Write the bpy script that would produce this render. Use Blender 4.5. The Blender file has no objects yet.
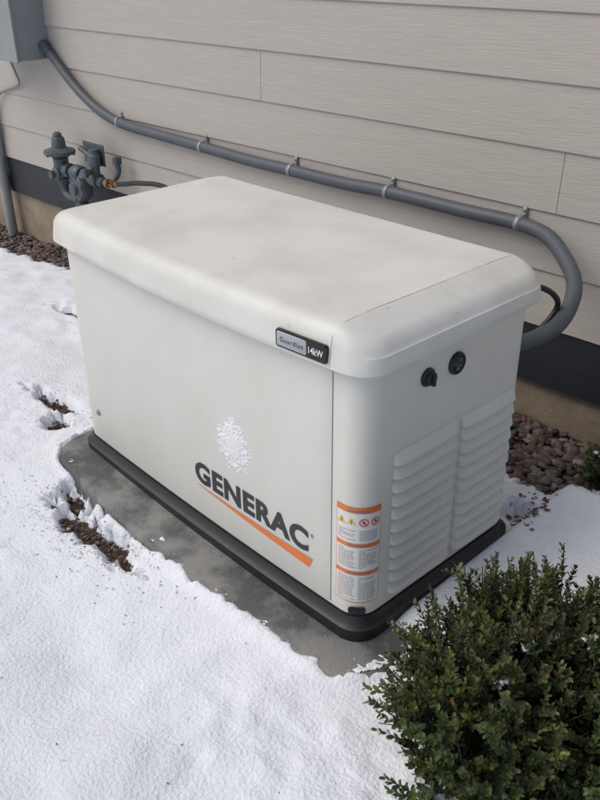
import bpy, bmesh, math, random
import numpy as np
from mathutils import Vector, noise, Matrix
from mathutils.bvhtree import BVHTree
random.seed(7); np.random.seed(7)
D=bpy.data; C=bpy.context
# ---------------------------------------------------------------- helpers
def link(o,parent=None):
    C.scene.collection.objects.link(o)
    if parent is not None: o.parent=parent
    return o
def empty(name,loc=(0,0,0),rz=0):
    e=D.objects.new(name,None); e.location=loc; e.rotation_euler=(0,0,rz); e.empty_display_size=.1
    return link(e)
def mobj(name,verts,faces,mat,parent=None,smooth=True,cols=None,angle=None):
    me=D.meshes.new(name); me.from_pydata([tuple(v) for v in verts],[],[tuple(f) for f in faces]); me.validate(); me.update()
    if mat: me.materials.append(mat)
    if smooth: me.polygons.foreach_set('use_smooth',[True]*len(me.polygons))
    if cols is not None:
        a=me.color_attributes.new('Col','FLOAT_COLOR','POINT')
        a.data.foreach_set('color',np.array(cols,dtype=np.float32).ravel())
    o=D.objects.new(name,me); link(o,parent)
    if smooth and angle:
        try: me.set_sharp_from_angle(angle=math.radians(angle))
        except Exception: pass
    return o
class MB:
    def __init__(s): s.v=[]; s.f=[]; s.c=[]
    def add(s,v,f,c=None):
        n=len(s.v); s.v+=[tuple(p) for p in v]; s.f+=[tuple(i+n for i in q) for q in f]
        if c is not None: s.c+=[tuple(c)+(1,)]*len(v)
    def box(s,x0,x1,y0,y1,z0,z1,b=0,c=None):
        v=[(x0,y0,z0),(x1,y0,z0),(x1,y1,z0),(x0,y1,z0),(x0,y0,z1),(x1,y0,z1),(x1,y1,z1),(x0,y1,z1)]
        f=[(0,3,2,1),(4,5,6,7),(0,1,5,4),(1,2,6,5),(2,3,7,6),(3,0,4,7)]
        s.add(v,f,c)
    def obj(s,name,mat,parent=None,smooth=True,angle=None,bevel=0):
        o=mobj(name,s.v,s.f,mat,parent,smooth,s.c if s.c else None,angle)
        if bevel:
            m=o.modifiers.new('b','BEVEL'); m.width=bevel; m.segments=3; m.limit_method='ANGLE'
            m.harden_normals=False
        return o
def smoothpath(pts,n=10):
    P=[np.array(p,float) for p in pts]; P=[2*P[0]-P[1]]+P+[2*P[-1]-P[-2]]; o=[]
    for i in range(1,len(P)-2):
        a,b,c,d=P[i-1:i+3]
        for k in range(n):
            t=k/n; o.append(.5*((2*b)+(c-a)*t+(2*a-5*b+4*c-d)*t*t+(3*b-a-3*c+d)*t**3))
    o.append(P[-2]); return o
def tube(mb,path,r,seg=14,caps=True,c=None):
    path=[np.array(p,float) for p in path]; n=len(path); V=[];F=[]
    up=np.array([0,0,1.]); prev=None
    for i,p in enumerate(path):
        t=path[min(i+1,n-1)]-path[max(i-1,0)]; t=t/(np.linalg.norm(t)+1e-9)
        if prev is None:
            a=np.cross(t,up)
            if np.linalg.norm(a)<.1: a=np.cross(t,[0,1,0.])
        else: a=prev-t*(prev@t)
        a=a/np.linalg.norm(a); prev=a; b=np.cross(t,a)
        rr=r[i] if hasattr(r,'__len__') else r
        for k in range(seg):
            w=2*math.pi*k/seg; V.append(p+rr*(a*math.cos(w)+b*math.sin(w)))
    for i in range(n-1):
        for k in range(seg):
            k2=(k+1)%seg; F.append((i*seg+k,i*seg+k2,(i+1)*seg+k2,(i+1)*seg+k))
    if caps: F.append(tuple(range(seg))[::-1]); F.append(tuple((n-1)*seg+k for k in range(seg)))
    mb.add(V,F,c)
def lathe(mb,o,axis,prof,seg=28,c=None):
    o=np.array(o,float); ax=np.array(axis,float); ax/=np.linalg.norm(ax)
    a=np.cross(ax,[0,0,1.]); 
    if np.linalg.norm(a)<.1: a=np.cross(ax,[0,1.,0])
    a/=np.linalg.norm(a); b=np.cross(ax,a); V=[];F=[]
    for r,h in prof:
        for k in range(seg):
            w=2*math.pi*k/seg; V.append(o+ax*h+r*(a*math.cos(w)+b*math.sin(w)))
    for i in range(len(prof)-1):
        for k in range(seg):
            k2=(k+1)%seg; F.append((i*seg+k,i*seg+k2,(i+1)*seg+k2,(i+1)*seg+k))
    F.append(tuple(range(seg))[::-1]); F.append(tuple((len(prof)-1)*seg+k for k in range(seg)))
    mb.add(V,F,c)
# ---------------------------------------------------------------- materials
def mat(name,col,rough=.5,metal=0,var=0,vscale=8,bump=0,bscale=60,attr=False,stretch=None,col2=None,spec=None,det=6,sss=0,contrast=None,specks=None):
    m=D.materials.new(name); m.use_nodes=True; nt=m.node_tree; N=nt.nodes; L=nt.links
    p=N['Principled BSDF']; p.inputs['Roughness'].default_value=rough; p.inputs['Metallic'].default_value=metal
    if spec is not None: p.inputs['Specular IOR Level'].default_value=spec
    p.inputs['Base Color'].default_value=(*col,1)
    tc=N.new('ShaderNodeTexCoord'); mp=N.new('ShaderNodeMapping'); L.new(tc.outputs['Object'],mp.inputs['Vector'])
    if stretch: mp.inputs['Scale'].default_value=stretch
    src=None
    if attr:
        a=N.new('ShaderNodeAttribute'); a.attribute_name='Col'; src=a.outputs['Color']
    if col2 or var:
        n=N.new('ShaderNodeTexNoise'); n.inputs['Scale'].default_value=vscale; n.inputs['Detail'].default_value=det; n.inputs['Roughness'].default_value=.6
        L.new(mp.outputs[0],n.inputs['Vector'])
        r=N.new('ShaderNodeValToRGB'); lo,hi=contrast or (.35,.65)
        r.color_ramp.elements[0].position=lo; r.color_ramp.elements[1].position=hi
        c2=col2 or tuple(max(0,c*(1-var)) for c in col)
        r.color_ramp.elements[0].color=(*c2,1); r.color_ramp.elements[1].color=(*col,1)
        L.new(n.outputs['Fac'],r.inputs['Fac'])
        if src is not None:
            mx=N.new('ShaderNodeMix'); mx.data_type='RGBA'; mx.blend_type='MULTIPLY'; mx.inputs[0].default_value=1
            L.new(src,mx.inputs[6]); L.new(r.outputs['Color'],mx.inputs[7]); src=mx.outputs[2]
        else: src=r.outputs['Color']
    if specks:
        for sc_,th_,cc_ in specks:
            n3=N.new('ShaderNodeTexNoise'); n3.inputs['Scale'].default_value=sc_; n3.inputs['Detail'].default_value=3; n3.inputs['Roughness'].default_value=.7
            L.new(mp.outputs[0],n3.inputs['Vector'])
            r3=N.new('ShaderNodeValToRGB'); r3.color_ramp.elements[0].position=th_; r3.color_ramp.elements[1].position=th_+.05
            r3.color_ramp.elements[0].color=(0,0,0,1); r3.color_ramp.elements[1].color=(1,1,1,1)
            L.new(n3.outputs['Fac'],r3.inputs['Fac'])
            mx=N.new('ShaderNodeMix'); mx.data_type='RGBA'; L.new(r3.outputs['Color'],mx.inputs[0]); L.new(src,mx.inputs[6]); mx.inputs[7].default_value=(*cc_,1); src=mx.outputs[2]
    if src is not None: L.new(src,p.inputs['Base Color'])
    if bump:
        n2=N.new('ShaderNodeTexNoise'); n2.inputs['Scale'].default_value=bscale; n2.inputs['Detail'].default_value=4
        L.new(mp.outputs[0],n2.inputs['Vector'])
        b=N.new('ShaderNodeBump'); b.inputs['Strength'].default_value=1; b.inputs['Distance'].default_value=bump
        L.new(n2.outputs['Fac'],b.inputs['Height']); L.new(b.outputs[0],p.inputs['Normal'])
    return m
M_cream=mat('cream_paint',(.69,.69,.64),.42,col2=(.65,.645,.59),vscale=4,bump=.0004,bscale=500,contrast=(.3,.6),det=10,specks=[(150,.71,(.54,.52,.46))])
M_lid=mat('lid_paint',(.70,.705,.66),.45,col2=(.585,.575,.52),vscale=5,bump=.0004,bscale=450,contrast=(.25,.58),det=14,specks=[(120,.68,(.54,.52,.46)),(30,.69,(.57,.55,.49))])
M_black=mat('black_plastic',(.018,.018,.02),.45,var=.3,vscale=20,bump=.0003,bscale=300,specks=[(60,.64,(.04,.04,.038))])
M_blackgloss=mat('black_gloss',(.01,.01,.011),.2)
M_gap=mat('panel_gap',(.12,.12,.11),.8)
M_concrete=mat('pad_concrete',(.205,.205,.192),.6,col2=(.075,.077,.074),vscale=5,bump=.0018,bscale=140,contrast=(.43,.55),det=14,specks=[(90,.66,(.28,.28,.27)),(70,.69,(.07,.06,.05))])
M_siding=mat('siding_paint',(.45,.42,.38),.62,var=.07,vscale=4,bump=.0013,bscale=20,stretch=(1,6,14))
M_found=mat('foundation_paint',(.34,.275,.20),.85,var=.3,vscale=9,bump=.003,bscale=45)
M_trim=mat('dark_trim',(.020,.023,.033),.55,var=.2,vscale=6,bump=.001,bscale=40,stretch=(1,4,8))
M_pvc=mat('grey_conduit',(.082,.093,.110),.5,var=.15,vscale=12,bump=.0003,bscale=200)
M_pvc_l=mat('pale_conduit',(.30,.31,.32),.5,var=.12,vscale=12)
M_galv=mat('galvanised_steel',(.33,.34,.35),.5,.5,var=.25,vscale=40)
M_boxp=mat('enclosure_paint',(.27,.29,.30),.5,var=.08,vscale=10)
M_gas=mat('gas_regulator_paint',(.105,.125,.14),.5,.2,var=.35,vscale=25,bump=.0008,bscale=120)
M_brass=mat('brass',(.30,.19,.09),.4,.8)
M_snow=mat('snow',(.79,.82,.865),.7,var=.07,vscale=10,bump=.005,bscale=110,spec=.2,specks=[(210,.735,(.48,.45,.41))])
M_snowc=mat('snow_crust',(.79,.815,.85),.65,bump=.004,bscale=140,spec=.25)
M_soil=mat('soil',(.075,.048,.034),.95,var=.5,vscale=40,bump=.01,bscale=60)
M_peb=mat('pebble',(1,1,1),.7,var=.35,vscale=60,attr=True,bump=.0008,bscale=200)
M_leaf=mat('leaf',(1,1,1),.42,attr=True,spec=.4)
M_twig=mat('twig',(.07,.05,.03),.85)
M_dead=mat('dead_leaf',(.12,.07,.042),.8)
M_white=mat('label_white',(.72,.72,.70),.35)
M_orange=mat('label_orange',(.70,.20,.055),.4)
M_yel=mat('label_yellow',(.80,.55,.04),.4)
M_red=mat('label_red',(.60,.04,.04),.4)
M_ink=mat('label_ink',(.20,.20,.21),.5)
M_char=mat('decal_charcoal',(.028,.030,.034),.4)
M_silver=mat('badge_silver',(.42,.44,.46),.3,.4)
M_green=mat('green_lens',(.008,.028,.018),.15)
# ---------------------------------------------------------------- generator
L_,W_=1.176,.567
gen=empty('standby_generator',(0,0,0),-.033)
def footprint(x0,x1,y0,y1,bow,r,off=0,nc=10,nf=40,panel=0):
    x0-=off;x1+=off;y0-=off;y1+=off
    P=[]
    for k in range(nf+1): P.append((x0+r+(x1-x0-2*r)*k/nf,y0))
    def arc(cx,cy,a0):
        for k in range(1,nc+1):
            a=a0+math.pi/2*k/nc; P.append((cx+r*math.cos(a),cy+r*math.sin(a)))
    arc(x1-r,y0+r,-math.pi/2)
    for k in range(1,17): P.append((x1,y0+r+(y1-y0-2*r)*k/16))
    arc(x1-r,y1-r,0)
    for k in range(1,nf+1): P.append((x1-r-(x1-x0-2*r)*k/nf,y1))
    arc(x0+r,y1-r,math.pi/2)
    for k in range(1,17): P.append((x0,y1-r-(y1-y0-2*r)*k/16))
    arc(x0+r,y0+r,math.pi)
    P=P[:-1]
    o=[]
    for x,y in P:
        q=(x-(x0+x1)/2)/((x1-x0)/2); w=max(0,1-(y-y0)/(y1-y0))
        o.append((x,y-bow*(1-min(1,q*q))*w))
    return o
def loft(rings,cap_top=True,cap_bot=True):
    n=len(rings[0]); V=[p for r in rings for p in r]; F=[]
    for i in range(len(rings)-1):
        for k in range(n):
            k2=(k+1)%n; F.append((i*n+k,i*n+k2,(i+1)*n+k2,(i+1)*n+k))
    if cap_bot: F.append(tuple(range(n))[::-1])
    if cap_top: F.append(tuple((len(rings)-1)*n+k for k in range(n)))
    return V,F
def ringz(fp,z): return [(x,y,z) for x,y in fp]
BB=.010; RB=.055
def fpb(off=0): return footprint(-L_,0,0,W_,BB,RB,off)
ZB,ZT=.042,.674
V,F=loft([ringz(fpb(-.004),ZB),ringz(fpb(0),ZB+.004),ringz(fpb(0),ZT)])
mobj('body',V,F,M_cream,gen,angle=40)
def yf(x): 
    q=(x+L_/2)/(L_/2); return -BB*(1-min(1,q*q))
xs=np.linspace(-L_+.045,-.0875,60)
V=[];F=[]
for j,(z,o) in enumerate([(ZB+.012,.0005),(ZB+.013,.0045),(ZB+.017,.006),(ZT-.004,.006)]):
    for i,x in enumerate(xs):
        e=.006 if 0<i<len(xs)-1 else .0005
        V.append((x,yf(x)-min(o,e),z))
nx=len(xs)
for j in range(3):
    for i in range(nx-1): F.append((j*nx+i,j*nx+i+1,(j+1)*nx+i+1,(j+1)*nx+i))
mobj('front_panel',V,F,M_cream,gen,angle=35)
mb=MB()
mb.add([(-.0875,yf(-.088)-.0012,ZB+.012),(-.0858,yf(-.088)-.0012,ZB+.012),(-.0858,yf(-.088)-.0012,ZT),(-.0875,yf(-.088)-.0012,ZT)],[(0,1,2,3)])
mb.obj('panel_seam',M_gap,gen,False)
bz=-.020
V,F=loft([ringz(footprint(-L_,0,0,W_,.014,.06,.016),bz),ringz(footprint(-L_,0,0,W_,.014,.06,.018),bz+.004),ringz(footprint(-L_,0,0,W_,.014,.06,.018),.016),ringz(footprint(-L_,0,0,W_,.012,.06,.010),.022),ringz(footprint(-L_,0,0,W_,.011,.06,.004),.0415)])
mobj('base_frame',V,F,M_black,gen,angle=40)
# lid
BL=.030
def lidfp(off):
    o=[]
    for x,y in footprint(-L_,0,0,W_,BL,.06,off,nf=60):
        k=max(0,min(1,(-x-.2)/1.0))*max(0,min(1,(y-.2)/.35)); o.append((x,y-.022*k))
    return o
ZL0,ZL1,ZL2=.664,.716,.762
rings=[ringz(lidfp(-.01),ZL0+.006),ringz(lidfp(.014),ZL0+.002),ringz(lidfp(.020),ZL0),ringz(lidfp(.024),ZL0+.004),ringz(lidfp(.023),ZL0+.02)]
outer=lidfp(.020)
def ztop(x,y,d):
    r=.036
    z=ZL1+(ZL2-.012-ZL1)*math.sqrt(max(0,1-(1-min(1,d/r))**2))
    z+=.012*min(1,d/.22)**.7 if d>0 else 0
    s=(x+.066)
    if s>0: z-=s*.34*min(1,s/.006)
    s2=-(x+L_-.06)
    if s2>0: z-=s2*.22
    return max(z,ZL1-.014+.0*x)
ts=[0,.0015,.004,.008,.012,.016,.02,.025,.03,.036,.042,.05,.058,.064,.070,.076,.082,.088,.095,.105,.12,.14,.17,.2,.23,.26]
for d in ts:
    R=[]
    for x,y in outer:
        sx=min(max(x,-L_+W_/2),-W_/2); sy=W_/2-.01
        vx,vy=sx-x,sy-y; l=math.hypot(vx,vy); k=min(d,l*.96)/l
        nx_,ny_=x+vx*k,y+vy*k
        R.append((nx_,ny_,ztop(nx_,ny_,d)))
    rings.append(R)
V,F=loft(rings)
mobj('lid',V,F,M_lid,gen,angle=50)
bvh=BVHTree.FromPolygons([Vector(v) for v in V],F)
V=[];F=[];xs_=-.068
pl=[]
for z in np.linspace(ZL0+.003,ZL1+.02,14):
    h=bvh.ray_cast(Vector((xs_,-.3,z)),Vector((0,1,0)))
    if h[0] is not None: pl.append((h[0].y-.0006,z,0))
for y in np.linspace(.0,W_-.01,60):
    h=bvh.ray_cast(Vector((xs_,y,1.2)),Vector((0,0,-1)))
    if h[0] is not None and h[0].z>(pl[-1][1] if len(pl)<16 else 0)-.003: pl.append((y,h[0].z+.0005,1))
for y,z,t in pl: V+=[(xs_-.0007,y,z),(xs_+.0007,y,z)]
for i in range(len(pl)-1): F.append((2*i,2*i+1,2*i+3,2*i+2))
mobj('lid_seam',V,F,mat('seam_shadow',(.45,.445,.41),.8),gen,False)
V,F=loft([ringz(fpb(.0015),ZT-.012),ringz(fpb(.0015),ZT-.006)],False,False)
mobj('lid_gasket',V,F,M_black,gen)
# louvers on the end
mb=MB(); nl=11; zlo,zhi=.068,.452
for (ya,yb) in ((.092,.308),(.320,.526)):
    st=(zhi-zlo)/nl
    for i in range(nl):
        z0=zlo+i*st; yc=(ya+yb)/2; h=(yb-ya)/2; NY=18; V=[];F=[]
        prof=[(0,st*.95),(.002,st*.90),(.006,st*.70),(.012,st*.42),(.0165,st*.24),(.0160,st*.16),(.010,st*.13),(.0,st*.13)]
        for a,zz in prof:
            for k in range(NY+1):
                u=-1+2*k/NY; u=math.copysign(1-(1-abs(u))**1.6,u)
                e=(1-abs(u)**7)**.5 if abs(u)<1 else 0
                V.append((a*e+.0004,yc+u*h,z0+zz))
        for j in range(len(prof)-1):
            for k in range(NY): F.append((j*(NY+1)+k,j*(NY+1)+k+1,(j+1)*(NY+1)+k+1,(j+1)*(NY+1)+k))
        mb.add(V,F)
mb.obj('louvers',M_cream,gen,True,60)
mb=MB(); lathe(mb,(-.002,.185,.598),(1,0,0),[(.021,0),(.021,.006),(.0185,.009),(.015,.010),(.015,.016),(.012,.019)])
mb.box(.016,.0215,.181,.189,.584,.612)
mb.obj('lock',M_black,gen,True,35)
mb=MB(); lathe(mb,(-.002,.280,.598),(1,0,0),[(.026,0),(.026,.007),(.024,.010),(.0185,.010),(.0175,.006)])
mb.obj('lens_ring',M_black,gen,True,35)
mb=MB(); lathe(mb,(.003,.280,.598),(1,0,0),[(.0176,0),(.0176,.003),(.015,.006),(.009,.0085),(.002,.0095)])
mb.obj('lens',M_green,gen,True,80)
mb=MB(); lathe(mb,(.003,.280,.598),(1,0,0),[(.0045,.0085),(.004,.0105),(.001,.011)])
mb.obj('lens_lamp',mat('lamp_green',(.03,.09,.06),.3),gen)
mb=MB(); lathe(mb,(-1.07,yf(-1.07)-.005,.15),(0,-1,0),[(.010,0),(.010,.003),(.007,.005)],20); 
mb.obj('panel_screw',M_galv,gen,True,40)
mb=MB(); lathe(mb,(-1.07,yf(-1.07)-.005,.15),(0,-1,0),[(.003,.0052),(.0028,.0058)],12); mb.obj('screw_recess',M_gap,gen)
# --- corner wrap decal helper
poly=[(x,y) for x,y in fpb(.0012)]
i0=min(range(len(poly)),key=lambda i:(poly[i][0]+.09)**2+(poly[i][1]+.004)**2)
seq=poly[i0:i0+45]; cum=[0]
for a,b in zip(seq,seq[1:]): cum.append(cum[-1]+math.dist(a,b))
def arcp(s,out=0):
    for i in range(len(cum)-1):
        if s<=cum[i+1]:
            t=(s-cum[i])/(cum[i+1]-cum[i]); a,b=seq[i],seq[i+1]
            tx,ty=b[0]-a[0],b[1]-a[1]; l=math.hypot(tx,ty)
            return (a[0]+tx*t+ty/l*out,a[1]+ty*t-tx/l*out)
def patch(mb,s0,s1,z0,z1,out,n=10):
    V=[];F=[]
    for k in range(n+1):
        x,y=arcp(s0+(s1-s0)*k/n,out); V+=[(x,y,z0),(x,y,z1)]
    for k in range(n): F.append((2*k,2*k+2,2*k+3,2*k+1))
    mb.add(V,F)
S0=.012; LW=.104; ZL,ZH=.085,.340
mb=MB(); patch(mb,S0-.002,S0+LW+.002,ZL-.003,ZH+.003,.0000,24); mb.obj('label_border',M_orange,gen,True)
mb=MB(); patch(mb,S0,S0+LW,ZL,ZH,.0006,24); mb.obj('label_sheet',M_white,gen,True)
mbo=MB(); mbi=MB(); mby=MB(); mbr=MB()
H=ZH-ZL
for f0,f1 in ((.955,1.0),(.60,.645),(.30,.345)):
    patch(mbo,S0,S0+LW,ZL+H*f0,ZL+H*f1,.0011,24)
for k in range(2):
    sc=S0+.013+k*.024; zc=ZL+H*.865; w=.011
    x0,y0=arcp(sc-w,.0012);x1,y1=arcp(sc+w,.0012);x2,y2=arcp(sc,.0013)
    mby.add([(x0,y0,zc-.009),(x1,y1,zc-.009),(x2,y2,zc+.011)],[(0,1,2)])
    x0,y0=arcp(sc-.0015,.0018);x1,y1=arcp(sc+.0015,.0018)
    mbi.add([(x0,y0,zc-.006),(x1,y1,zc-.006),(x1,y1,zc+.004),(x0,y0,zc+.004)],[(0,1,2,3)])
for k in range(2):
    sc=S0+.064+k*.026; zc=ZL+H*.865; V=[];F=[]
    for i in range(20):
        a=2*math.pi*i/20
        for r in (.0082,.0105):
            x,y=arcp(sc+r*math.cos(a),.0013); V.append((x,y,zc+r*math.sin(a)))
    for i in range(20):
        j=(i+1)%20; F.append((2*i,2*i+1,2*j+1,2*j))
    mbr.add(V,F)
    V=[]
    for (a,b) in ((-.006,.0045),(-.0045,.006),(.006,-.0045),(.0045,-.006)):
        x,y=arcp(sc+a,.0014); V.append((x,y,zc+b))
    mbr.add(V,[(0,1,2,3)])
    V=[]
    for (a,b) in ((-.002,-.005),(.002,-.005),(.003,.002),(0,.006),(-.003,.002)):
        x,y=arcp(sc+a,.0010); V.append((x,y,zc+b))
    mbi.add(V,[(0,1,2,3,4)])
rnd=random.Random(3)
for (f0,f1) in ((.66,.79),(.36,.585),(.02,.285)):
    z=ZL+H*f1-.003
    while z>ZL+H*f0+.002:
        for col in (0,1):
            s=S0+.005+col*.050
            while s<S0+.047+col*.050-.004:
                w=rnd.uniform(.003,.009); e=min(s+w,S0+.047+col*.050)
                patch(mbi,s,e,z-.0015,z,.0011,2); s=e+.0016
                if rnd.random()<.06: break
        z-=.0048
for f in (.9775,.6225,.3225):
    s=S0+.03
    while s<S0+.074:
        w=rnd.uniform(.004,.007); patch(mbi,s,s+w,ZL+H*f-.0022,ZL+H*f+.0022,.0017,2); s+=w+.0015
mbo.obj('label_bands',M_orange,gen); mbi.obj('label_text',M_ink,gen,False); mby.obj('label_triangles',M_yel,gen,False); mbr.obj('label_prohibitions',M_red,gen,False)
mb=MB(); ring=[]
for k in range(28):
    a=2*math.pi*k/28; ring.append((math.copysign(abs(math.cos(a))**.5,math.cos(a))*.020,math.copysign(abs(math.sin(a))**.6,math.sin(a))*.012))
V=[(*arcp(.066+a,.0016),.058+b) for a,b in ring]; V.append((*arcp(.066,.0016),.058))
mb.add(V,[(k,(k+1)%28,28) for k in range(28)]); mb.obj('corner_slot',M_black,gen,False)
def textmesh(s,off=0,space=1,shear=0):
    cu=D.curves.new('t','FONT'); cu.body=s; cu.size=1; cu.offset=off; cu.space_character=space; cu.shear=shear; cu.resolution_u=6
    o=D.objects.new('t',cu); link(o); C.view_layer.update()
    dg=C.evaluated_depsgraph_get(); me=D.meshes.new_from_object(o.evaluated_get(dg))
    V=np.array([v.co[:] for v in me.vertices]); F=[tuple(p.vertices) for p in me.polygons]
    D.objects.remove(o); D.meshes.remove(me)
    mn=V.min(0); mx=V.max(0); V=(V-mn)/np.maximum(mx-mn,1e-6)
    return V,F
def decal(name,s,x0,x1,z0,z1,yfun,m,**k):
    V,F=textmesh(s,**k)
    vv=[(x0+(x1-x0)*a,yfun(x0+(x1-x0)*a,z0+(z1-z0)*b),z0+(z1-z0)*b) for a,b,_ in V]
    return mobj(name,vv,F,m,gen,False)
def yfront(x,z=0): return yf(x)-.0072
decal('logo_lettering','GENERAC',-.573,-.152,.157,.222,yfront,M_char,off=.042,space=1.08)
decal('logo_mark','®',-.145,-.135,.208,.218,yfront,M_char)
V=[];F=[]
for k in range(31):
    t=k/30; x=-.566+.428*t-.0
    zt=.148-.003*math.sin(math.pi*t)-.001*t; th=.0015+.028*t**1.15
    V+=[(x-.012*t,yfront(x),zt-th),(x,yfront(x),zt)]
for k in range(30): F.append((2*k,2*k+2,2*k+3,2*k+1))
mobj('logo_swoosh',V,F,M_orange,gen,False)
def ylip(x,z=0):
    q=(x+L_/2)/(L_/2+.023); return -.0235-BL*(1-min(1,q*q))-.002+max(0,(z-.68))*.06
def rrect(x0,x1,z0,z1,r,n=6):
    P=[]
    for cx,cz,a0 in ((x1-r,z0+r,-90),(x1-r,z1-r,0),(x0+r,z1-r,90),(x0+r,z0+r,180)):
        for k in range(n+1):
            a=math.radians(a0+90*k/n); P.append((cx+r*math.cos(a),cz+r*math.sin(a)))
    return P
def plate(name,x0,x1,z0,z1,r,y0,th,m):
    P=rrect(x0,x1,z0,z1,r); n=len(P)
    V=[(x,ylip(x)-y0,z) for x,z in P]+[(x,ylip(x)-y0-th*.7,z) for x,z in P]+[((x-(x0+x1)/2)*.99+(x0+x1)/2,ylip(x)-y0-th,(z-(z0+z1)/2)*.96+(z0+z1)/2) for x,z in P]
    F=[]
    for j in range(2):
        for k in range(n): F.append((j*n+k,j*n+(k+1)%n,(j+1)*n+(k+1)%n,(j+1)*n+k))
    F.append(tuple(2*n+k for k in range(n)))
    return mobj(name,V,F,m,gen,True,angle=40)
bx0,bx1,bz0,bz1=-.207,-.072,.676,.715
plate('badge',bx0,bx1,bz0,bz1,.006,-.004,.007,M_blackgloss)
plate('badge_silver',bx0+.004,bx0+.084,bz0+.004,bz1-.004,.004,.002,.0018,M_silver)
decal('badge_lettering','Guardian',bx0+.014,bx0+.076,bz0+.014,bz0+.025,lambda x,z:ylip(x)-.0045,M_char,space=1.25)
decal('badge_rating','14kW',bx0+.090,bx0+.128,bz0+.012,bz0+.027,lambda x,z:ylip(x)-.0040,M_white,off=.02)
def clump(mb,x,y,z,rx,ry,rz,seed,sub=2,amp=.35,fr=1.6):
    bm=bmesh.new(); bmesh.ops.create_icosphere(bm,subdivisions=sub,radius=1)
    V=[]
    for v in bm.verts:
        n_=1+amp*noise.noise(v.co*fr+Vector((seed*3.1,seed,0)))+amp*.4*noise.noise(v.co*fr*3+Vector((seed,0,seed*2)))
        V.append((x+v.co.x*rx*n_,y+v.co.y*ry*n_,z+v.co.z*rz*n_))
    F=[tuple(q.index for q in f.verts) for f in bm.faces]; bm.free(); mb.add(V,F)
# packed, half-melted snow stuck to the door: relief patch with a ragged edge
gx=np.linspace(-.49,-.33,107); gzz=np.linspace(.255,.425,114); V=[];F=[]
def splat(x,z):
    u=(x+.408)/.060; w=(z-.338)/.072
    u/= (1-.3*max(0,w)); d=math.hypot(u,w)
    n=noise.noise(Vector((x*60,z*60,2)))*.45+noise.noise(Vector((x*150,z*150,5)))*.5+noise.noise(Vector((x*330,z*330,9)))*.45
    return (1-d)*1.4+n*.9-.10
for z in gzz:
    for x in gx:
        s=splat(x,z); V.append((x,yf(x)-.0058-min(.0045,max(0,s*.005+.0006))*(1 if s>-.1 else 0),z))
n=len(gx)
for j in range(len(gzz)-1):
    for i in range(n-1):
        q=(j*n+i,j*n+i+1,(j+1)*n+i+1,(j+1)*n+i)
        if max(splat(gx[i],gzz[j]),splat(gx[i+1],gzz[j+1]))>0: F.append(q)
mobj('snow_splat',V,F,mat('splat_snow',(.80,.82,.83),.5,bump=.0015,bscale=400,spec=.4),gen)
# ---------------------------------------------------------------- pad
PT=math.radians(.75)
P0=(-1.235,.095,-.105,.60)
def padfp(off,r=.11): return footprint(P0[0],P0[1],P0[2],P0[3],.045,r,off)
V,F=loft([ringz(padfp(.012),-.10),ringz(padfp(.010),-.03),ringz(padfp(.004),-.008),ringz(padfp(-.006),0)])
pad=mobj('concrete_pad',V,F,M_concrete,None,angle=45); pad.rotation_euler=(0,PT,-.033); pad.location=(0,0,-.016)
cs,sn=math.cos(.033),math.sin(.033)
def padtop(x): return -.016-math.sin(PT)*x
def padlocal(x,y): return x*cs-y*sn, x*sn+y*cs
def paddist(x,y):
    lx,ly=padlocal(x,y)
    q=(lx-(P0[0]+P0[1])/2)/((P0[1]-P0[0])/2); yy0=P0[2]-.045*(1-min(1,q*q))
    r=.11; cx=min(max(lx,P0[0]+r),P0[1]-r); cy=min(max(ly,yy0+r),P0[3]-r)
    return math.hypot(lx-cx,ly-cy)-r if (lx!=cx or ly!=cy) else -.2
def edgecov(x,y):
    # how far (m) the snow bank laps over the slab edge, ragged
    v=Vector((x,y,0))
    c=noise.noise(v*5+Vector((2,8,0)))*.6+noise.noise(v*17)*.5+noise.noise(v*45)*.35
    bias=.15 if x>-.25 else (-.05 if x>-.6 else -.35)
    return .040*max(-.3,c+bias)
def snowcov(x,y):
    v=Vector((x,y,0)); n=noise.noise(v*14+Vector((3,3,3)))*.5+noise.noise(v*38)*.5+noise.noise(v*90)*.5+noise.noise(v*180)*.3
    pd=paddist(x,y); b=-.6
    for cx,cy,rx,ry,k in ((-.06,-.14,.14,.028,.62),(.085,-.06,.04,.07,.75),(-.42,-.165,.20,.014,.35),(-.75,-.13,.1,.02,.15)):
        d=math.hypot((x-cx)/rx,(y-cy)/ry); b=max(b,-.5+k*max(0,1.6-d))
    e=edgecov(x,y)
    if pd>-.03-max(0,e): b=max(b,-.62+.6*sst(-.03-max(0,e),-max(0,e)*.6,pd))
    return n+b
def sst(a,b,t):
    t=min(1,max(0,(t-a)/(b-a))); return t*t*(3-2*t)
xs=np.arange(-1.25,.12,.0045); ys=np.arange(-.19,.12,.0045)
V=[(x,y,padtop(x)-.0015+min(.006,max(-.02,.009*snowcov(x,y)))) for y in ys for x in xs]
nx=len(xs); F=[]
for j in range(len(ys)-1):
    for i in range(nx-1):
        x,y=xs[i],ys[j]
        if -1.16<x<-.02 and y>.02: continue
        if paddist(x,y)>-.008: continue
        q=(j*nx+i,j*nx+i+1,(j+1)*nx+i+1,(j+1)*nx+i)
        if max(V[k][2]-padtop(V[k][0]) for k in q)<-.002: continue
        F.append(q)
mobj('snow_dusting',V,F,M_snowc)
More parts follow.
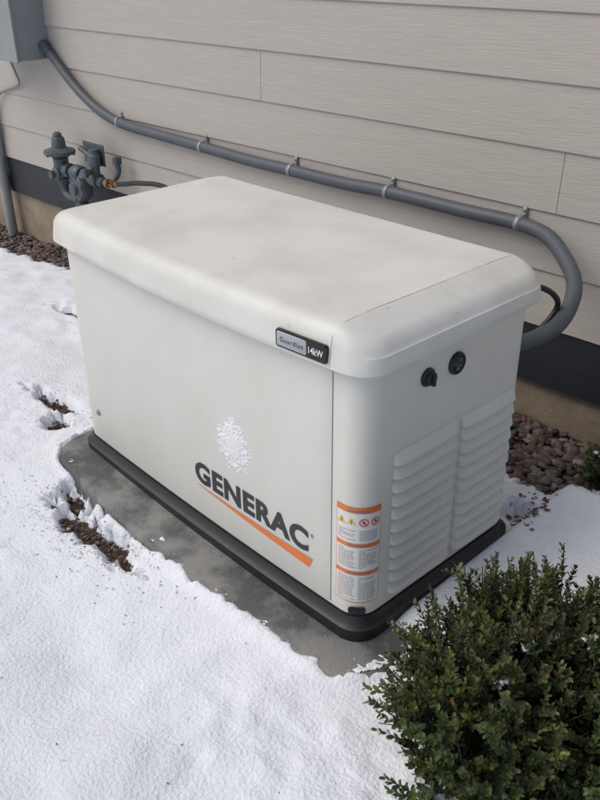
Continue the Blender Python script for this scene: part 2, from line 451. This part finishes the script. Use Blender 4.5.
# ---------------------------------------------------------------- snow ground
def axis(lo,hi,step,far):
    a=list(np.arange(lo,hi+1e-6,step)); s=step;x=a[-1];
    while x<far: s*=1.25; x+=s; a.append(x)
    s=step;x=a[0];b=[]
    while x>-far: s*=1.25; x-=s; b.append(x)
    return b[::-1]+a
X=axis(-4.4,-1.35,.016,90); X=[x for x in X if x<-1.35]+list(np.arange(-1.35,.6,.0105)); 
s_=.0105; x_=X[-1]
while x_<90:
    s_*=1.2; x_+=s_; X.append(x_)
Y=axis(-.9,-.35,.012,90); Y=[y for y in Y if y<-.35]+list(np.arange(-.35,.15,.008))+list(np.arange(.15,1.21,.012))+[1.26]
def bare(x,y):
    n=noise.noise(Vector((x*7,y*7,1)))*.45+noise.noise(Vector((x*22,y*22,4)))*.4+noise.noise(Vector((x*60,y*60,7)))*.35
    b=-1
    yw=.93 if x>-2.2 else .97
    b=max(b,(y-yw)/.08+n)
    for cx,cy,rx,ry in ((-.10,.97,.24,.12),(-1.56,.13,.17,.035),(-1.40,.05,.07,.05),(-.80,-.185,.24,.055),(-.97,-.14,.10,.05),(-2.2,.62,.3,.03),(-.02,.68,.05,.06)):
        d=math.hypot((x-cx)/rx,(y-cy)/ry); b=max(b,(1-d)*1.2+n*1.5)
    pd=paddist(x,y)
    if x<-.75: b=max(b,(.014-pd)/.03+n*.9)
    return sst(.0,.6,b)
def gz(x): return -.070-.12*sst(-2.0,-3.8,x)
FP=[(-1.25,-.42,.4),(-.35,-.50,.3),(-.8,-.75,.5),(.05,-.55,.2),(-1.9,-.15,.5),(-2.2,.25,.4),(-2.7,.45,.5),(-3.2,.65,.5)]
def snowz(x,y):
    near=abs(x)<6 and y>-3
    v=Vector((x,y,0))
    h=-.042-.115*sst(-1.9,-3.8,x)
    h+=.028*noise.noise(v*1.1)+.014*noise.noise(v*3.4)
    if near:
        amp=.5+1.1*sst(-.2,.3,noise.noise(v*1.7+Vector((5,1,0))))
        h+=.008*noise.noise(v*8)+amp*(.005*noise.noise(v*19)+.0040*abs(noise.noise(v*38))+.0018*noise.noise(v*85))
        for fx,fy,fa in FP:
            dx,dy=x-fx,y-fy
            if abs(dx)<.28 and abs(dy)<.28:
                a=-.6+fa; u=dx*math.cos(a)+dy*math.sin(a); w=-dx*math.sin(a)+dy*math.cos(a)
                d=math.hypot(u/.18,w/.10)+.3*noise.noise(v*12)
                h-=.011*(1-sst(.2,1.25,d))
        pd=paddist(x,y)
        if pd<.35 and x<0.3:
            k=(1-max(0,pd)/.35); h=h+(padtop(x)-.004-h)*.85*k*k
        if x>.0 and y>.05: h=max(h,-.03)+(.045)*sst(.0,.05,x)*sst(1.0,.85,y)*sst(.05,.16,y)+.02*sst(.1,.35,x)*sst(1.0,.8,y)
        if x>-.25 and .57<y<.8: h=max(h,-.03+.02*sst(-.2,0,x))
        h-=.060*bare(x,y)
        if pd<.03 and not (x>.0 and y>.1):
            if y<.1:
                e=edgecov(x,y); lap=sst(-e-.010,-e+.006,pd)*(1-bare(x,y))
                hi=padtop(x)+.004+.005*noise.noise(v*30)+.5*max(0,pd)*0
                lo=-.05 if pd<0 else min(h,padtop(x)-.02)
                kk=sst(.03,.0,pd)
                h=h*(1-kk)+(lo*(1-lap)+hi*lap)*kk
                if pd<-e-.012: h=-.06
            elif pd<0: h=min(h,-.06+.05*sst(-.02,0,pd))
    return h
nx=len(X); V=[(x,y,snowz(x,y)) for y in Y for x in X]
F=[(j*nx+i,j*nx+i+1,(j+1)*nx+i+1,(j+1)*nx+i) for j in range(len(Y)-1) for i in range(nx-1)]
mobj('snow_ground',V,F,M_snow)
XX=np.linspace(-8,5,90); YY=np.linspace(-3,1.3,30)
V=[(x,y,gz(x)+.004*noise.noise(Vector((x*9,y*9,0)))) for y in YY for x in XX]
F=[(j*90+i,j*90+i+1,(j+1)*90+i+1,(j+1)*90+i) for j in range(29) for i in range(89)]
mobj('soil',V,F,M_soil)
ICO={}
for sub in (1,2):
    bm=bmesh.new(); bmesh.ops.create_icosphere(bm,subdivisions=sub,radius=1); ICO[sub]=(np.array([v.co[:] for v in bm.verts]),[tuple(q.index for q in f.verts) for f in bm.faces]); bm.free()
pal=[(.12,.075,.058),(.17,.125,.10),(.085,.068,.06),(.20,.17,.145),(.14,.085,.062),(.065,.057,.055),(.25,.22,.19),(.16,.115,.10)]
mb=MB(); rnd=random.Random(2); cnt=0
for i in range(34000):
    x=rnd.uniform(-4.6,.9); y=rnd.uniform(-.4,1.21)
    if y<.75 and not(-1.9<x<-.3): continue
    if -1.6<x<-.6 and y>.75 and rnd.random()<.7: continue
    if paddist(x,y)<.0: continue
    if bare(x,y)<.3: continue
    cnt+=1
    if cnt>4600: break
    big=y>.75; sub=2 if (x>-.5 and big) else 1
    IV,IF=ICO[sub]
    s=rnd.uniform(.007,.019)*(1 if big else .45); sc=np.array([s*rnd.uniform(.8,1.6),s*rnd.uniform(.7,1.1),s*rnd.uniform(.5,.8)])
    R=np.array(Matrix.Rotation(rnd.uniform(0,6.28),3,'Z')@Matrix.Rotation(rnd.uniform(-.5,.5),3,'X'))
    W=IV*(1+.22*np.sin(IV[:,[1,2,0]]*3+rnd.uniform(0,6)))
    W=(W*sc)@R.T+np.array([x,y,gz(x)+s*.5+rnd.uniform(0,.010)])
    c=rnd.choice(pal); k=rnd.uniform(.6,1.2); mb.add(W,IF,(c[0]*k,c[1]*k*.98,c[2]*k))
mb.obj('gravel',M_peb)
# leaf litter
mb=MB()
for i in range(900):
    if i<80: x=rnd.uniform(-1.6,.6); y=rnd.uniform(-.75,.3)
    elif i<170: x=rnd.gauss(.02,.03); y=rnd.gauss(.66,.08)
    else: x=rnd.gauss(-.80,.17); y=rnd.gauss(-.205,.05)
    if i>780: x=rnd.gauss(-1.5,.14); y=rnd.gauss(.1,.05)
    if paddist(x,y)<(0 if rnd.random()<.75 else -.05): continue
    z=max(snowz(x,y),gz(x)+.012)+.002
    if paddist(x,y)<0: z=padtop(x)+.003
    s=rnd.uniform(.0012,.0038) if i<80 or i>=170 else rnd.uniform(.004,.012); a=rnd.uniform(0,6.28)
    dx,dy=math.cos(a)*s,math.sin(a)*s
    mb.add([(x-dx,y-dy,z),(x+dy*.5,y-dx*.5,z+s*.4),(x+dx,y+dy,z+.001),(x-dy*.5,y+dx*.5,z+s*.2)],[(0,1,2),(0,2,3)])
mb.obj('leaf_litter',M_dead,None,False)
# ---------------------------------------------------------------- house
house=empty('house_wall')
YW=1.22; XA,XB=-9,6
mb=MB(); mb.box(XA,XB,YW+.012,YW+.2,-.6,.088); mb.obj('foundation',M_found,house,False)
mb=MB(); mb.box(XA,XB,YW-.012,YW+.2,.09,.298); mb.obj('trim_board',M_trim,house,False,bevel=.002)
mb=MB(); mb.box(XA,XB,YW+.005,YW+.2,.30,3.4); mb.obj('sheathing',M_gap,house,False)
mb=MB(); ex=.183; rnd=random.Random(21)
joints={0:[-4.9,.9],1:[-5.3,.3],2:[-.30,-4.6],3:[-1.60,2.06],4:[-5.0,.66],5:[-4.4,2.5],6:[-2.2,1.4]}
for r in range(17):
    z0=.293+r*ex; js=joints.get(r,[rnd.uniform(-4,0),rnd.uniform(1,4)])
    xs=[XA]+sorted(js)+[XB]
    for a,b in zip(xs,xs[1:]):
        a+=.0010; b-=.0010
        y0=YW-.019;y1=YW-.006
        V=[(a,y0+.007,z0+.0005),(b,y0+.007,z0+.0005),(a,y0+.0015,z0),(b,y0+.0015,z0),(a,y0,z0+.002),(b,y0,z0+.002),(a,y1-.006,z0+ex+.002),(b,y1-.006,z0+ex+.002),(a,YW+.004,z0+.0005),(b,YW+.004,z0+.0005),(a,YW+.004,z0+ex),(b,YW+.004,z0+ex)]
        F=[(0,1,3,2)[::-1],(2,3,5,4),(4,5,7,6),(8,9,1,0),(8,0,4,6,10),(9,1,5,7,11)]
        mb.add(V,F)
mb.obj('lap_siding',M_siding,house,False)
# ---------------------------------------------------------------- conduit
cond=empty('flexible_conduit')
R=.0225; YC=YW-.019-R-.002
path=smoothpath([(-3.19,YC,.955),(-3.08,YC,.885),(-2.93,YC,.78),(-2.76,YC,.695),(-2.56,YC,.645),(-2.25,YC,.63),(-1.95,YC,.622),(-1.65,YC,.612),(-1.41,YC,.612),(-1.15,YC,.610),(-.93,YC,.617),(-.62,YC,.614),(-.42,YC,.615),(-.30,1.155,.607),(-.205,1.10,.578),(-.125,1.03,.54),(-.085,.95,.505),(-.075,.87,.47),(-.09,.78,.455),(-.13,.68,.45),(-.17,.56,.45)],12)
mb=MB(); tube(mb,path,R,20); mb.obj('conduit_run',M_pvc,cond,True,60)
mb=MB()
for (x,z,sl) in ((-2.56,.645,.25),(-1.95,.622,.02),(-1.41,.612,0),(-.93,.617,0),(-.405,.615,0)):
    V=[];F=[];n=12;w=.009
    pr=[]
    for k in range(n+1):
        a=-math.pi*.55+math.pi*1.05*k/n; pr.append((YC-(R+.002)*math.cos(a),z+(R+.002)*math.sin(a)))
    pr=[(YW-.0185,pr[0][1]-.0)]+pr+[(YW-.021,z+R+.004),(YW-.021,z+R+.026)]
    for (y,zz) in pr:
        for (dx,o) in ((-w,0),(w,0)): V.append((x+dx+(zz-z)*-sl,y,zz))
    for k in range(len(pr)-1): F.append((2*k,2*k+1,2*k+3,2*k+2))
    mb.add(V,F)
    lathe(mb,(x-sl*.04,YW-.021,z+R+.015),(0,-1,0),[(.005,0),(.005,.003),(.003,.005)],10)
o=mb.obj('straps',M_galv,cond,True,50); m=o.modifiers.new('s','SOLIDIFY'); m.thickness=.0025
mb=MB(); tube(mb,smoothpath([(-.30,.50,.56),(-.20,.70,.595),(-.13,.80,.59),(-.10,.87,.555),(-.10,.90,.50),(-.13,.82,.43),(-.20,.68,.39),(-.25,.50,.38)],8),.008,10)
mb.obj('power_cable',M_black,None)
# ---------------------------------------------------------------- electrical box
eb=empty('electrical_box')
mb=MB(); mb.box(-3.62,-3.16,1.035,YW-.012,.875,1.55); mb.obj('enclosure',M_boxp,eb,False,bevel=.004)
mb=MB(); mb.box(-3.625,-3.155,1.022,1.037,.87,1.56); mb.obj('door',M_boxp,eb,False,bevel=.003)
mb=MB(); lathe(mb,(-3.165,YC,.94),(1,0,-.75),[(.030,0),(.030,.02),(.026,.024),(.026,.05),(.029,.052),(.029,.062)],16); mb.obj('connector',M_pvc,eb,True,40)
sc=empty('service_conduit')
mb=MB(); tube(mb,smoothpath([(-4.05,YW-.05,1.0),(-4.0,YW-.05,.85),(-3.9,YW-.05,.72),(-3.85,YW-.05,.6),(-3.845,YW-.05,.4),(-3.845,YW-.05,0),(-3.845,YW-.05,-.3)],8),.030,16)
mb.obj('pipe',M_pvc_l,sc)
mb=MB(); lathe(mb,(-3.85,YW-.05,.12),(0,0,1),[(.034,0),(.034,.06)],16); mb.obj('coupling',M_pvc_l,sc,True,40)
mb=MB(); tube(mb,smoothpath([(-3.40,1.1,.88),(-3.41,1.13,.80),(-3.5,1.185,.72),(-3.72,1.19,.66),(-3.82,1.17,.58)],6),.006,6); mb.obj('ground_wire',M_galv,sc)
# ---------------------------------------------------------------- gas regulator
gr=empty('gas_regulator')
YG=1.08; mb=MB()
lathe(mb,(-2.98,YG,.435),(0,0,1),[(.03,0),(.055,.012),(.078,.022),(.080,.030),(.078,.036),(.056,.044),(.036,.052),(.032,.095),(.026,.102)],24)
for k in range(8):
    a=k*math.pi/4; lathe(mb,(-2.98+.070*math.cos(a),YG+.070*math.sin(a),.448),(0,0,1),[(.007,0),(.007,.026)],6)
lathe(mb,(-2.98,YG,.530),(0,0,1),[(.022,0),(.022,.022),(.012,.030)],16)
lathe(mb,(-2.98,YG,.435),(0,0,-1),[(.038,0),(.038,.05),(.045,.06),(.045,.09)],16)
tube(mb,[(-3.02,YG,.385),(-2.60,YG,.372)],.024,14)
lathe(mb,(-2.93,YG,.383),(1,0,0),[(.038,0),(.038,.04)],8)
lathe(mb,(-2.86,YG,.381),(1,0,0),[(.034,0),(.042,.01),(.042,.06),(.034,.07)],16)
lathe(mb,(-2.77,YG,.379),(1,0,0),[(.038,0),(.038,.035)],6)
lathe(mb,(-2.70,YG,.377),(1,0,0),[(.034,0),(.034,.06)],16)
lathe(mb,(-2.80,YG+.03,.315),(0,-1,0),[(.045,0),(.062,.012),(.066,.03),(.066,.06),(.056,.072),(.030,.076),(.026,.092),(.012,.096)],24)
for k in range(6):
    a=k*math.pi/3+.3; lathe(mb,(-2.80+.055*math.cos(a),YG-.03,.315+.055*math.sin(a)),(0,-1,0),[(.007,0),(.007,.016)],6)
tube(mb,[(-2.83,YG,.39),(-2.83,YG,-.25)],.024,14)
lathe(mb,(-2.83,YG,.20),(0,0,1),[(.034,0),(.034,.04)],8)
tube(mb,smoothpath([(-2.98,YG,.36),(-2.98,YG,.28),(-2.95,YG,.25),(-2.86,YG,.245)],6),.02,12)
lathe(mb,(-2.98,YG,.335),(0,0,-1),[(.032,0),(.032,.03)],8)
tube(mb,[(-2.66,YG,.377),(-2.66,YG,.49)],.020,12)
lathe(mb,(-2.66,YG,.445),(0,0,1),[(.032,0),(.032,.05),(.024,.056),(.024,.078)],14)
tube(mb,[(-2.66,YG,.478),(-2.78,YG,.512)],.013,10)
tube(mb,[(-2.66,YG,.42),(-2.66,YG-.06,.42)],.014,10)
lathe(mb,(-2.66,YG-.05,.42),(0,-1,0),[(.024,0),(.024,.022),(.014,.026)],8)
tube(mb,smoothpath([(-2.60,YG,.372),(-2.57,YG+.03,.38),(-2.56,YG+.06,.42),(-2.56,YG+.06,.47)],6),.014,10)
lathe(mb,(-2.56,YG+.06,.46),(0,0,1),[(.022,0),(.022,.03),(.010,.034)],8)
lathe(mb,(-2.98,YG-.01,.36),(0,-1,0),[(.034,0),(.034,.03),(.020,.04),(.020,.06)],16)
mb.obj('regulator_body',M_gas,gr,True,40)
mb=MB(); lathe(mb,(-2.60,YG,.375),(1,0,.1),[(.016,0),(.016,.02),(.022,.022),(.022,.04),(.013,.042),(.013,.07),(.019,.072),(.019,.088),(.012,.09),(.012,.12)],8)
lathe(mb,(-2.54,YG,.385),(0,-1,.2),[(.008,0),(.008,.03),(.014,.03),(.014,.036)],10)
mb.obj('brass_valve',M_brass,gr,True,40)
mb=MB(); tube(mb,smoothpath([(-2.50,YG,.385),(-2.42,YG,.40),(-2.3,YG,.425),(-2.1,YG,.44),(-1.8,1.0,.40),(-1.4,.8,.3),(-1.15,.50,.25)],8),.011,10)
mb.obj('gas_line',M_black,gr)
mb=MB(); mb.box(-2.80,-2.62,YG+.03,YG+.034,.44,.54); mb.obj('mounting_bracket',M_gas,gr,False)
# ---------------------------------------------------------------- shrubs
def shrub(name,c,rad,ns,seed,tall=1.0,gap=.28,snow=()):
    rnd=random.Random(seed); e=empty(name); mb=MB(); tw=MB(); cx,cy,cz=c
    def leaf(p,d,nrm,l,w,col):
        s=np.cross(d,nrm); s/=np.linalg.norm(s)+1e-9; up=np.cross(s,d)
        V=[p,p+d*l*.3+s*w*.42+up*w*.18,p+d*l*.72+s*w*.44+up*w*.18,p+d*l,p+d*l*.72-s*w*.44+up*w*.18,p+d*l*.3-s*w*.42+up*w*.18]
        mb.add(V,[(0,1,2,3),(0,3,4,5)],col)
    for i in range(ns):
        while True:
            d=np.array([rnd.gauss(0,1),rnd.gauss(0,1),rnd.gauss(.25,1)]); d/=np.linalg.norm(d)
            if d[2]>-.45: break
        lump=1+.34*noise.noise(Vector(d*2.3)+Vector((seed,0,0)))+.34*noise.noise(Vector(d*5.5)+Vector((0,seed,0)))
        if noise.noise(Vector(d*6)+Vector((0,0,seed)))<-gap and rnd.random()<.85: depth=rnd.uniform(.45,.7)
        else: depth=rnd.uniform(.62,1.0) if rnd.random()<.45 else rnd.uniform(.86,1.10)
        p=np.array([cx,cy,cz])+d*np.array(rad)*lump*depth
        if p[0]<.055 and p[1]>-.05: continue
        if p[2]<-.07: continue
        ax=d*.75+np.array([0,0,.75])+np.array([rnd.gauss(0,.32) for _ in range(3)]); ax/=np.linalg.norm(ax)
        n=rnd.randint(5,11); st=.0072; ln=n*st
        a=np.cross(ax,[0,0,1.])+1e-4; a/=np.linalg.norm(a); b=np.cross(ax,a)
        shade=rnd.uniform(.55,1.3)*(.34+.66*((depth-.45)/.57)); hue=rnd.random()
        ph=rnd.uniform(0,6.28)
        bend=np.array([rnd.gauss(0,.18) for _ in range(3)])
        tube(tw,[p-ax*.05,p,p+ax*ln],.0012,4,False)
        for k in range(n):
            q=p+ax*st*k+bend*(st*k)*k/n
            for sgn in (0,math.pi):
                w=ph+k*1.57+sgn+rnd.uniform(-.4,.4)
                o=a*math.cos(w)+b*math.sin(w); tilt=.5+.9*k/n
                dd=o+ax*tilt+np.array([0,0,-.05]); dd/=np.linalg.norm(dd)
                nr=ax*1.0-o*.4+np.array([rnd.gauss(0,.25) for _ in range(3)])
                f=k/n
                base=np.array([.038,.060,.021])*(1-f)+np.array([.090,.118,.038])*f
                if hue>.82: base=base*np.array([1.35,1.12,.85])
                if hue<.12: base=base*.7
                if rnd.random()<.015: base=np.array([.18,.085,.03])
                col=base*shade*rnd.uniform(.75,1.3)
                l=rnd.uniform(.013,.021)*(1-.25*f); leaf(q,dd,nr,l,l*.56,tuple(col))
    for i in range(45):
        d=np.array([rnd.gauss(0,1),rnd.gauss(0,1),abs(rnd.gauss(.4,.7))]); d/=np.linalg.norm(d)
        p0=np.array([cx+rnd.gauss(0,.03),cy+rnd.gauss(0,.03),-.1]); p1=np.array([cx,cy,cz])+d*np.array(rad)*.85
        mid=p0*.5+p1*.5+np.array([0,0,-.02]); 
        if p1[0]<.05: continue
        tube(tw,smoothpath([p0,mid,p1],5),[.006-.0045*k/10 for k in range(11)],6)
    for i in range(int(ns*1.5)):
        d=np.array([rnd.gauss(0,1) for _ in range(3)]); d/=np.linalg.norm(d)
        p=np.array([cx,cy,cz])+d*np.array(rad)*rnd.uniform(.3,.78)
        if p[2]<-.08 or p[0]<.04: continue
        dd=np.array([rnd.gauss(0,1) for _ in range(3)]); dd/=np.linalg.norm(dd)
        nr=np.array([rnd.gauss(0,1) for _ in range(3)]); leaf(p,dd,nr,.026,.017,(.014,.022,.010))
    mb.obj('foliage',M_leaf,e,False); tw.obj('twigs',M_twig,e)
    sm=MB()
    for (x,y,z,r) in snow:
        for k in range(9): clump(sm,x+rnd.gauss(0,r*.7),y+rnd.gauss(0,r*.7),z+rnd.gauss(0,r*.2),r*rnd.uniform(.3,.7),r*rnd.uniform(.3,.7),r*.3,rnd.random()*40,2,amp=.6)
    if snow: sm.obj('snow_bits',M_snowc,e)
    return e
shrub('boxwood_shrub',(.385,.03,.05),(.185,.24,.205),1450,3,snow=((.40,.0,.262,.012),(.42,-.10,.255,.010)))
shrub('boxwood_shrub.001',(.62,.15,.04),(.22,.24,.25),1250,8,snow=((.46,.11,.235,.013),))
shrub('juniper_shrub',(.15,1.03,-.02),(.12,.10,.12),350,12,snow=((.12,.98,.09,.018),(.06,1.0,.06,.012)))
# ---------------------------------------------------------------- world, sun, camera
w=D.worlds.new('World'); C.scene.world=w; w.use_nodes=True; nt=w.node_tree
bg=nt.nodes['Background']; sky=nt.nodes.new('ShaderNodeTexSky'); sky.sky_type='NISHITA'; sky.sun_disc=False
el,az=math.radians(52),math.radians(216)
sky.sun_elevation=el; sky.sun_rotation=az; sky.air_density=1.0; sky.dust_density=3.9; sky.ozone_density=1.0
nt.links.new(sky.outputs[0],bg.inputs[0]); bg.inputs[1].default_value=.125
sun=D.lights.new('sun','SUN'); sun.energy=1.0; sun.angle=math.radians(45); sun.color=(1,.975,.94)
so=D.objects.new('sun',sun); link(so)
dv=Vector((math.sin(az)*math.cos(el),math.cos(az)*math.cos(el),math.sin(el)))
so.rotation_euler=dv.to_track_quat('Z','Y').to_euler()
cam=D.cameras.new('camera'); co=D.objects.new('camera',cam); link(co); C.scene.camera=co
a,p,r=-.794,.504,-.011
f=np.array([math.sin(a)*math.cos(p),math.cos(a)*math.cos(p),-math.sin(p)]); rt=np.array([math.cos(a),-math.sin(a),0.]); up=np.cross(rt,f)
R2=rt*math.cos(r)+up*math.sin(r); U2=-rt*math.sin(r)+up*math.cos(r)
M=Matrix(((R2[0],U2[0],-f[0],.917),(R2[1],U2[1],-f[1],-1.079),(R2[2],U2[2],-f[2],1.394),(0,0,0,1)))
co.matrix_world=M; cam.sensor_fit='HORIZONTAL'; cam.sensor_width=36; cam.lens=36*839/600; cam.clip_end=500; cam.clip_start=.02
C.scene.view_settings.view_transform='Standard'; C.scene.view_settings.look='None'; C.scene.view_settings.exposure=0
